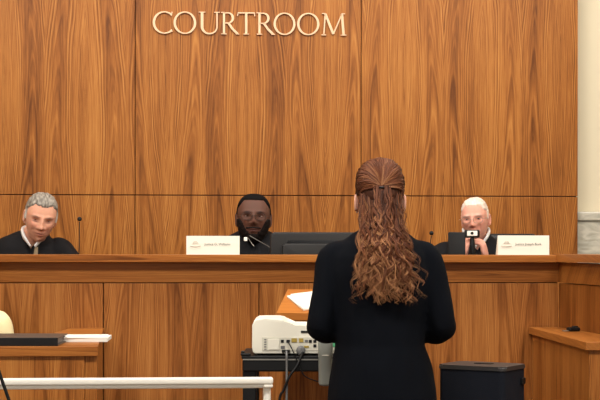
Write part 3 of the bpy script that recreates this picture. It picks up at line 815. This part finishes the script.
# --- left judge: grey hair, looking down
PL = dict(w=.97, s=1.02, eyein=.01, jaw=.22, pitch=17, yaw=16, roll=8, brow=rgb(70, 54, 44), closed=1, sock=.35, fold=.003)
SK1 = (rgb(214, 158, 132), rgb(176, 104, 92), rgb(104, 62, 48), rgb(222, 140, 118))
t, M4, hl, zs, nk = judge('grey-haired person in a black robe and white collar looking down at left', 40.5, 218.5, 7.5, PL, SK1, None, lean=.08, shoulder=.228, shx=-.095, shz=1.115)
hairline = lambda c, hi, lo, side: 0
def mask1(p, d):
    x, y, z = p
    if y < -.02: return (z-(.078-.003*math.cos(x*70)+.006*noise.noise(Vector((x*90, 3, 1)))-1.1*max(0, abs(x)-.045)))/.03
    return (z-(-.012 if y < .03 else -.055))/.03
h = obj('hair', shell(PL, mask1, .0075, .0035, 60, 1, (1.5, .5, 1)), HAIRM, t, 1); h.matrix_local = M4
def hc1(c):
    n_ = noise.noise(Vector((c.x*160, c.y*40, c.z*60))); b_ = mixc(rgb(84, 78, 70), rgb(176, 168, 156), .45+.6*n_)
    return mixc(b_, rgb(206, 200, 190), .7*max(0, min(1, (.05-c.z)/.03)))
setcol(h, hc1); eyes(t, PL, M4, .3)
b = nb(); nkc = Vector((nk.x*.5+.012, nk.y*.5+.005, zs+.006))
for s in (-1, 1):
    tube(b, [nkc+Vector((s*.02, .065, .022)), nkc+Vector((s*.064, .01, .012)), nkc+Vector((s*.050, -.06, -.022)), nkc+Vector((s*.010, -.090, -.075))], [.010, .017, .018, .010], 10, 5, .45, up=(s, 0, 0))
obj('shirt_collar', b, SHIRT, t, 1)
obj('tie', tube(nb(), [nkc+Vector((.016, -.078, -.078)), nkc+Vector((.016, -.088, -.10)), nkc+Vector((.012, -.10, -.16))], [.008, .010, .014], 10, 3, .4, up=(0, 1, 0)), TIE, t, 1)
chair(t.location.x, t.location.y+.04, 'black swivel chair under the grey-haired judge behind the bench', back=1.30)

# --- middle judge: dark skin, beard, glasses
PM = dict(w=1.05, s=1.05, eyein=.006, jaw=.10, pitch=-3, yaw=2, roll=1.5, brow=rgb(26, 18, 16), sock=.5, fold=.002)
SK2 = (rgb(92, 60, 48), rgb(100, 62, 56), rgb(34, 22, 19), rgb(112, 72, 56))
t, M4, hl, zs, nk = judge('bearded person with short black hair and glasses in a dark robe, centre of the bench', 253.5, 219.5, 7.6, PM, SK2, None, lean=.02, shoulder=.26, shz=1.12)
def mask2(p, d):
    x, y, z = p
    if y < -.02: return (z-(.086-1.3*max(0, abs(x)-.047)))/.03
    return (z-(.018 if y < .03 else -.05))/.03
h = obj('hair', shell(PM, mask2, .006, .001, 120, 2), BEARD, t, 1); h.matrix_local = M4; setcol(h, lambda c: rgb(20, 18, 18))
def mask2b(p, d):
    x, y, z = p
    if y > .005: return -1
    e = max(0, min(1, (abs(x)-.026)/.044)); zb = -.060+.062*e*e*(3-2*e)
    low = (zb-z)/.03 if abs(x) > .022 else -1
    chin = (-.072-z)/.03
    lip = (.006-abs(z+.045-.10*max(0, abs(x)-.015)*-1))/.03 if abs(x) < .036 else -1
    return max(low, chin, lip)
h = obj('beard', shell(PM, mask2b, .004, .002, 90, 3), BEARD, t, 1); h.matrix_local = M4; setcol(h, lambda c: mixc(rgb(22, 18, 17), rgb(44, 36, 34), .5+noise.noise(c*200)))
eyes(t, PM, M4, .30); glasses(t, M4, GLASSF, .0010)
b = nb(); cz = zs-.02
ft = -.13
tube(b, [(-.045, -.075, zs+.02), (-.030, -.115, zs-.02), (-.004, ft-.005, zs-.060), (.006, ft-.006, zs-.072)], .0022, 6, 5)
tube(b, [(-.055, -.06, zs+.02), (-.02, -.13, zs-.015), (.03, ft-.01, zs-.045), (.10, ft, zs-.085)], .0018, 6, 5)
la = obj('lanyard', b, METAL, t, 1)
obj('tag', B((-.046, -.142, zs-.046), (-.028, -.134, zs-.026), .003), WHITE, la)
chair(t.location.x, t.location.y+.04, 'black swivel chair under the bearded judge behind the bench', back=1.30)

# --- right judge: white hair, rimless glasses, holding a device at the mouth
PR = dict(w=.92, s=.95, eyein=.004, jaw=.24, pitch=4, yaw=-16, roll=-4, brow=rgb(206, 180, 164), sock=.3, fold=.004)
SK3 = (rgb(222, 160, 140), rgb(190, 120, 108), rgb(120, 76, 62), rgb(224, 140, 122))
hcw = at(475.3, 220, 7.6)
dev = at(472, 233, 7.37)
tl = Vector((hcw.x+.02, 7.6+.05+.03, .38))
hL = Vector((dev.x-.045, 7.42, CAMZ-(249-HZ)/F*7.4-.075))-tl; hR = Vector((dev.x+.085, 7.42, CAMZ-(249-HZ)/F*7.4-.075))-tl
tg = Vector((dev.x, 7.39, CAMZ-(241-HZ)/F*7.4+.03))-tl
t, M4, hl, zs, nk = judge('white-haired person with glasses in a black robe holding a small camera to the mouth', 475.3, 220, 7.6, PR, SK3, None, lean=.05, shoulder=.225, shx=.02, shz=1.10, hands=(hL, hR, tg+Vector((-.02, 0, .0)), tg+Vector((.034, 0, .03))))
def mask3(p, d):
    x, y, z = p
    if y < -.02: return (z-(.078+.006*noise.noise(Vector((x*80, 3, 1)))-1.2*max(0, abs(x)-.040)))/.03
    return (z-(.0 if y < .03 else -.05))/.03
h = obj('hair', shell(PR, mask3, .0040, .0030, 60, 4, (1.5, .5, 1)), HAIRM, t, 1); h.matrix_local = M4
setcol(h, lambda c: mixc(rgb(232, 222, 210), rgb(214, 186, 166), .5+.5*noise.noise(Vector((c.x*120, c.y*40, c.z*60)))))
eyes(t, PR, M4, .35); glasses(t, M4, METAL, .0009, .024, .018)
b = nb(); nkc = Vector((nk.x*.5, nk.y*.5+.005, zs+.022))
for s in (-1, 1):
    tube(b, [nkc+Vector((s*.02, .065, .022)), nkc+Vector((s*.064, .01, .012)), nkc+Vector((s*.050, -.06, -.022)), nkc+Vector((s*.010, -.090, -.075))], [.010, .015, .016, .010], 10, 5, .45, up=(s, 0, 0))
obj('shirt_collar', b, SHIRT, t, 1)
cm = thing('handheld_camera', 'small black device with white front plate held up by the white-haired judge', 'camera', (dev.x, 7.37, dev.z-.045), math.radians(-6))
obj('head', B((-.038, -.016, .022), (.038, .018, .062), .009, 3), BLACK, cm, .6)
obj('face_plate', B((-.024, -.0185, .032), (.026, -.0155, .057), .003), WHITE, cm)
obj('lens', tube(nb(), [(0, -.021, .045), (0, -.0185, .045)], .0075, 12), BLACK, cm)
obj('grip', tube(nb(), [(0, 0, .022), (.002, 0, -.02), (.006, 0, -.085)], [.010, .014, .012], 14, 3), BLACK, cm, .9)
obj('grip_foot', tube(nb(), [(.006, 0, -.083), (.006, .0, -.095)], [.03, .034], 16), BLACK, cm, .7)
chz = CAMZ+(HZ-233.4)/F*7.95
chair((501-CX)/F*7.9, 7.68, 'black high-backed chair behind the white-haired judge, its top edge showing', w=.135+.06, back=chz)

# ------------------------------------------------------------------ standing woman seen from behind
WX, WYY = (380-CX)/F*5.26, 5.26
lx = lambda px: (px-380)/285.0
lz = lambda py: CAMZ-(py-HZ)/285.0
wo = thing('person', 'woman with long curly auburn hair in a black suit standing with her back turned', 'person', (WX, WYY, 0))
PW = dict(w=.97, s=.97, ear=.010, earz=-.022, jaw=.30, brow=rgb(110, 70, 48), yaw=180, sock=.2)
SKW = (rgb(226, 170, 146), rgb(190, 104, 96), rgb(120, 70, 54), rgb(226, 140, 120))
HC = Vector((lx(380), .015, lz(196.5))); M4 = Matrix.Translation(HC) @ rot(PW)
bm = nb(); head_bm(PW, bm); bmesh.ops.transform(bm, matrix=M4, verts=bm.verts)
cl = bm.verts.layers.float_color.new('Col'); ff = facecol(SKW, PW); M4i = M4.inverted()
for v in bm.verts: v[cl] = ff(M4i @ v.co)
b2 = nb()
tube(b2, [HC+Vector((0, -.005, -.05)), (.0, -.01, 1.47), (0, 0, 1.38)], [.05, .05, .07], 20, 3)
loft(b2, [(.86, .16, .10, 0, 0), (.95, .155, .10, 0, 0), (1.08, .12, .085, 0, 0), (1.2, .13, .09, 0, 0), (1.33, .15, .09, 0, 0), (1.42, .11, .06, 0, 0)], 24)
SL = {}
for s in (-1, 1):
    sh = Vector((s*.157, 0, 1.388)); el = Vector((s*.212+.004, -.02, 1.145)); wr = Vector((s*.12, .235, 1.10))
    SL[s] = (sh, el, wr)
    tube(b2, [sh, (sh+el)/2, el, (el+wr)/2, wr], [.04, .038, .034, .03, .021], 14, 3)
    y_ = Vector((-s*.35, 1, .1)).normalized(); z_ = Vector((0, 0, 1)); z_ = (z_-y_*z_.dot(y_)).normalized(); x_ = y_.cross(z_)
    hand_bm(b2, Matrix.Translation(wr+y_*.03) @ Matrix((x_, y_, z_)).transposed().to_4x4(), side=-s, curl=.45, s=.9)
    tube(b2, [(s*.085, 0, .88), (s*.088, .0, .65), (s*.085, .005, .47), (s*.082, -.012, .33), (s*.08, 0, .09)], [.085, .068, .05, .05, .03], 16, 3)
    tube(b2, [(s*.08, -.03, .05), (s*.082, .03, .05), (s*.088, .11, .025)], [.03, .034, .022], 12, 3, .8)
tmp = obj('tmp', b2, SKIN, wo); remesh(tmp, .006, 3)
b3 = nb(); b3.from_mesh(tmp.data); c3 = b3.verts.layers.float_color.new('Col')
for v in b3.verts: v[c3] = SKW[0]
me2 = bpy.data.meshes.new('m2'); b3.to_mesh(me2); b3.free(); bpy.data.objects.remove(tmp)
bm.from_mesh(me2); body = obj('body', bm, SKIN, wo, None, False); smooth(body.data)
# jacket
b = nb()
loft(b, [(.85, .196, .145, .010, -.0), (.93, .190, .142, .009, 0), (1.0, .178, .135, .006, 0), (1.08, .158, .118, .003, 0), (1.16, .162, .115, 0, 0), (1.26, .176, .122, 0, 0), (1.34, .186, .125, 0, 0), (1.39, .180, .115, 0, 0), (1.434, .152, .095, 0, 0), (1.468, .105, .075, 0, .0), (1.487, .062, .062, 0, 0)], 40)
for s, (sh, el, wr) in SL.items():
    tube(b, [sh+Vector((-s*.04, 0, .012)), sh+Vector((s*.008, 0, -.006)), (sh+el)/2+Vector((s*.002, -.005, .02)), el+Vector((0, -.004, .02)), el+Vector((-s*.004, .025, -.004)), (el*.5+wr*.5), wr*.9+el*.1], [.052, .054, .049, .047, .050, .045, .038], 18, 4)
jk = obj('jacket', b, SUIT, wo); remesh(jk, .008, 5, .006, 11, .5)
b = nb()
tube(b, [(.066*math.sin(a), -.064*math.cos(a)+.0, 1.475+.01*math.cos(a)) for a in [math.radians(-120+20*i) for i in range(13)]], .016, 10, 3, .6)
obj('collar', b, SUIT, jk, 1)
obj('skirt', loft(nb(), [(.46, .165, .13, 0, 0), (.6, .175, .135, 0, 0), (.75, .182, .135, 0, 0), (.88, .180, .13, .005, 0), (.97, .155, .115, 0, 0)], 36), SUIT, wo, 1)
for s in (-1, 1):
    b = nb()
    tube(b, [(s*.08, -.055, .05), (s*.082, .02, .045), (s*.09, .15, .02)], [.034, .042, .026], 14, 4, .8)
    tube(b, [(s*.08, -.06, .04), (s*.08, -.058, 0.0)], [.022, .010], 10)
    obj('shoe', b, BLACK, wo, 1)
# --- hair: scalp cap, combed strands to a clip, curly locks
def maskw(p, d):
    x, y, z = p
    if y < -.03: return (z-.055)/.03
    return (z-(.025 if y < .030 else -.07))/.03 if abs(x) > .055 else (z+.085)/.03
cap = shell(PW, maskw, .010, .003, 40, 5)
bmesh.ops.transform(cap, matrix=M4, verts=cap.verts)
hairo = obj('hair', cap, HAIRM, wo, 1)
def hcol(t_, rnd_, z=0):
    a = rgb(58, 32, 22); b_ = rgb(106, 60, 37); c_ = rgb(196, 142, 96)
    v = t_*.62+rnd_*.62-.16
    return mixc(a, b_, v*2) if v < .5 else mixc(b_, c_, (v-.5)*1.7)
setcol(hairo, lambda c: rgb(72, 40, 27))
def split3(items, R, sp=.0022):
    out = []
    for pts, rr, c_, t0 in items:
        for q in range(4):
            o_ = Vector((R.gauss(0, sp), R.gauss(0, sp), R.gauss(0, sp)))
            w_ = R.uniform(.34, .6); f_ = R.uniform(-.3, .3); n_ = len(pts)
            out.append(([p+o_*(.3+1.2*j/n_)*(1+.4*math.sin(j*.3+f_*9)) for j, p in enumerate(pts)], [x*w_ for x in rr], max(0, c_+f_), t0))
    return out
def strands(name, items, parent, n=6):
    bm = nb(); cl = bm.verts.layers.float_color.new('Col')
    for pts, rad, rnd_, t0 in items:
        k0 = len(bm.verts); tube(bm, pts, rad, n)
        bm.verts.ensure_lookup_table()
        for q in range(k0, len(bm.verts)):
            t_ = (q-k0)//n/len(pts); bm.verts[q][cl] = hcol(t0+(1-t0)*t_, rnd_)
    o = obj(name, bm, HAIRM, parent, 1, False); return o
clip = Vector((lx(380), HC.y-.112, lz(188)))
R_ = random.Random(11); items = []
for i in range(520):
    # start around the hairline: angle over the top seen from behind
    a = math.radians(R_.uniform(-2, 182)); depth = R_.uniform(-.4, 1)
    # start point on the head in world local (she faces +y)
    el_ = math.sin(a); dx = math.cos(a)*math.cos(depth*.9)*1.0; dz = max(-.12, el_)*math.cos(depth*.75); dy = math.sin(depth*1.1)
    d0 = Vector((dx, dy, dz+.05)).normalized(); dc = (clip-HC).normalized()
    pts = []; nn = 14; off = R_.uniform(.007, .013); wob = R_.uniform(0, 6.3)
    for j in range(nn+1):
        u = j/nn; d = d0.slerp(dc, u) if d0.angle(dc) < 3.1 else d0
        # head radius along this direction (head local = rotated by 180 deg)
        hp_ = headpt(-d.x, -d.y, d.z, PW); hp_ = Vector((-hp_.x, -hp_.y, hp_.z))
        lift = off+.007*math.sin(u*PI)*(1 if d0.z > .2 else .4)
        q = HC+hp_*.97+d*lift
        q += Vector((math.sin(wob+u*9), 0, math.cos(wob+u*8)))*.0024*math.sin(PI*u)
        pts.append(q)
    items.append((pts, [.0016+.0016*math.sin(PI*min(1, .15+j/nn*.8)) for j in range(nn+1)], R_.random()*.6+.12, .0))
strands('combed_hair', items, hairo, 5)
obj('hair_clip', B((clip.x-.010, clip.y-.012, clip.z-.005), (clip.x+.010, clip.y+.004, clip.z+.002), .004), BLACK, hairo)
def backy(z):   # surface the hair falls over
    if z > 1.52: return -.088
    if z > 1.34: e = (1.52-z)/.18; return -.088-.044*e*e*(3-2*e)
    return -.132
def lock(R, x0, z0, y0, x1, z1, layer, rc, wl, rad, rnd_, t0=.1):
    n_ = 46; pts = []; rr = []; ph = R.uniform(0, 6.28); dirn = R.choice((-1, 1)); ph2 = R.uniform(0, 6)
    ln = z0-z1
    for j in range(n_+1):
        u = j/n_; z = z0-ln*u
        e = u*u*(3-2*u)
        x = x0+(x1-x0)*u**1.9
        yb_ = min(backy(z), backy(z+.05), backy(z-.05))-layer
        w = min(1, u*3.5); y = y0*(1-w)+yb_*w
        rcu = rc*min(1, u*1.6+.06)*(1+.25*math.sin(ph2+u*5))
        th_ = ph+dirn*2*PI*(ln*u)/wl*(1+.12*math.sin(ph2+u*4))
        pts.append(Vector((x+rcu*math.cos(th_)+.004*math.sin(ph2+u*6), y+rcu*.6*math.sin(th_), z)))
        rr.append(rad*(1-.8*max(0, (u-.6)/.4)))
    return (pts, rr, rnd_, t0)
R = random.Random(5); items = []
def fan(R, x0, k_=1.0):
    z1 = R.uniform(lz(303), lz(272)); q = (x0/.076)
    x1 = .018+q*.098+R.gauss(0, .018)
    x1 = max(-.102, min(.150, x1))
    return x1, z1
for i in range(90):      # under layer, dark, fills the mass
    x0 = R.uniform(-.070, .072); x1, z1 = fan(R, x0)
    items.append(lock(R, x0, HC.z-.02-R.random()*.03, HC.y-.085, x1*.85, z1+.04, R.uniform(.0, .012), R.uniform(.004, .008), R.uniform(.08, .12), R.uniform(.005, .0075), R.random()*.2, 0))
for i in range(72):     # outer curls from the sides
    x0 = R.choice((-1, 1))*R.uniform(.02, .068); x1, z1 = fan(R, x0)
    items.append(lock(R, x0, HC.z+R.uniform(-.03, .015), HC.y-.070-.03*(1-abs(x0)/.08), x1, z1, R.uniform(.010, .034), R.uniform(.006, .012), R.uniform(.055, .09), R.uniform(.0036, .0056), R.random()))
for i in range(80):     # gathered hair falling from the clip
    x0 = clip.x+R.gauss(0, .012); x1 = .012+R.gauss(0, .042); z1 = R.uniform(lz(300), lz(262))
    items.append(lock(R, x0, clip.z+R.uniform(-.008, .006), clip.y+.0, x1, z1, R.uniform(.020, .046), R.uniform(.006, .013), R.uniform(.055, .09), R.uniform(.0036, .0056), R.random()))
for i in range(26):      # loose wisps
    x0 = R.choice((-1, 1))*R.uniform(.05, .075); x1, z1 = fan(R, x0)
    items.append(lock(R, x0, HC.z+R.uniform(-.03, .05), HC.y-.06, x1*1.15+.004, z1, R.uniform(.01, .03), R.uniform(.008, .016), R.uniform(.05, .08), .0012, R.random(), .3))
items = items[:90]+split3(items[90:], R)
lk = strands('curly_locks', items, hairo, 5); lk['kind'] = 'stuff'

# ------------------------------------------------------------------ person at the far left edge (only a shoulder shows)
YQ = 6.35; sq_ = F/YQ
ql = thing('person', 'person in a pale yellow top at the left edge, only a shoulder in view', 'person', ((-43-CX)/sq_, YQ, 0))
zz = CAMZ-(308.5-HZ)/sq_
PQ = dict(w=1.0, jaw=.28, brow=rgb(90, 60, 44), yaw=30, pitch=15, sock=.3)
HQ = Vector((0, -.02, zz+.18)); M4 = Matrix.Translation(HQ) @ rot(PQ)
bm = nb(); head_bm(PQ, bm); bmesh.ops.transform(bm, matrix=M4, verts=bm.verts)
cl = bm.verts.layers.float_color.new('Col'); ff = facecol(SK1, PQ); M4i = M4.inverted()
for v in bm.verts: v[cl] = ff(M4i @ v.co)
b2 = nb()
tube(b2, [HQ+Vector((0, .02, -.04)), (0, .02, zz+.01), (0, .02, zz-.1)], [.05, .052, .07], 16, 3)
loft(b2, [(.50, .15, .11, 0, .05), (.7, .13, .09, 0, .04), (zz-.1, .15, .09, 0, .03), (zz, .10, .05, 0, .02)], 24)
for s in (-1, 1):
    el = Vector((s*.19, -.08, zz-.32)); wr = Vector((s*.10, -.33, ZL+.03-.035)); el = Vector((s*.20, -.03, zz-.28)); wr = Vector((s*.10, -.19, .90))
    tube(b2, [(s*.15, .02, zz-.06), (s*.185, 0, zz-.18), el, (el+wr)/2, wr], [.042, .040, .035, .03, .022], 14, 3)
    y_ = Vector((-s*.3, -1, 0)).normalized(); z_ = Vector((0, 0, 1)); x_ = y_.cross(z_)
    hand_bm(b2, Matrix.Translation(wr+y_*.03) @ Matrix((x_, y_, z_)).transposed().to_4x4(), side=-s, curl=.3, s=.9)
    tube(b2, [(s*.09, .05, .53), (s*.10, -.18, .54), (s*.10, -.36, .53), (s*.10, -.36, .28), (s*.10, -.34, .07)], [.08, .072, .055, .05, .033], 14, 3)
    tube(b2, [(s*.10, -.30, .05), (s*.10, -.36, .04), (s*.10, -.46, .028)], [.033, .034, .026], 12, 2, .7)
tmp = obj('tmp', b2, SKIN, ql); remesh(tmp, .007, 3)
b3 = nb(); b3.from_mesh(tmp.data); c3 = b3.verts.layers.float_color.new('Col')
for v in b3.verts: v[c3] = SK1[0]
me2 = bpy.data.meshes.new('m2'); b3.to_mesh(me2); b3.free(); bpy.data.objects.remove(tmp)
bm.from_mesh(me2); body = obj('body', bm, SKIN, ql, None, False); smooth(body.data)
b = nb()
loft(b, [(.46, .19, .15, 0, .05), (.65, .165, .125, 0, .04), (zz-.12, .18, .115, 0, .03), (zz-.05, .165, .10, 0, .02), (zz-.01, .11, .075, 0, .02), (zz+.015, .06, .06, 0, .02)], 28)
for s in (-1, 1):
    tube(b, [(s*.13, .02, zz-.06), (s*.17, .01, zz-.075), (s*.19, 0, zz-.17), (s*.20, -.02, zz-.27), (s*.17, -.09, .92)], [.055, .062, .058, .054, .048], 16, 4)
top_ = obj('blouse', b, CREAMC, ql); remesh(top_, .009, 5, .006, 12, .5)
b = nb()
for s in (-1, 1): tube(b, [(s*.09, .06, .53), (s*.10, -.18, .54), (s*.10, -.37, .53), (s*.10, -.37, .28), (s*.10, -.345, .09)], [.10, .085, .072, .068, .06], 16, 3)
obj('trousers', b, SLATE, ql, 1)
for s in (-1, 1): obj('shoe', tube(nb(), [(s*.10, -.29, .045), (s*.10, -.38, .04), (s*.10, -.48, .025)], [.038, .04, .025], 12, 3, .8), BLACK, ql, 1)
PH = shell(PQ, mask1, .014, .004, 40, 8); bmesh.ops.transform(PH, matrix=M4, verts=PH.verts)
h = obj('hair', PH, HAIRM, ql, 1); setcol(h, lambda c: rgb(70, 48, 34))
cq = thing('office_chair', 'plain dark chair under the person in pale yellow', 'chair', (ql.location.x, YQ+.02, 0))
obj('seat', B((-.22, -.18, .40), (.22, .24, .445), .02, 3), LEATHER, cq, .8)
obj('backrest', B((-.2, .235, .55), (.2, .275, .88), .015, 3), LEATHER, cq, .8)
for s in (-1, 1):
    obj('back_upright', B((s*.15-.012, .245, .42), (s*.15+.012, .265, .56)), METAL, cq)
    for y in (-.15, .20): obj('leg', tube(nb(), [(s*.18, y, 0), (s*.18, y, .40)], .012, 10), METAL, cq, .9)

# ------------------------------------------------------------------ light
w = bpy.data.worlds.new('world'); bpy.context.scene.world = w; w.use_nodes = True
w.node_tree.nodes['Background'].inputs[0].default_value = (1.0, .97, .93, 1); w.node_tree.nodes['Background'].inputs[1].default_value = 1.0
def area(x, y, z, sx, sy, e, tgt=None, col=(1, .96, .90)):
    l = bpy.data.lights.new('ceiling_lamp', 'AREA'); l.shape = 'RECTANGLE'; l.size = sx; l.size_y = sy; l.energy = e; l.color = col
    o = bpy.data.objects.new('ceiling_lamp', l); C.objects.link(o); o.location = (x, y, z)
    if tgt: o.rotation_euler = (Vector(tgt)-Vector((x, y, z))).to_track_quat('-Z', 'Y').to_euler()
for x in (-2.4, 0, 2.4):
    area(x, 6.2, 4.5, 1.2, .6, 68, (x*.7, 8.4, 1.2))
    area(x, 2.6, 4.5, 1.2, .6, 122, (x*.8, 6.9, .8))
area(0, 8.0, 4.5, 3.5, .3, 16)
sc = bpy.context.scene
sc.view_settings.view_transform = 'Standard'; sc.view_settings.look = 'None'; sc.view_settings.gamma = 1
sc.view_settings.exposure = 0.0
sc.cycles.use_denoising = True
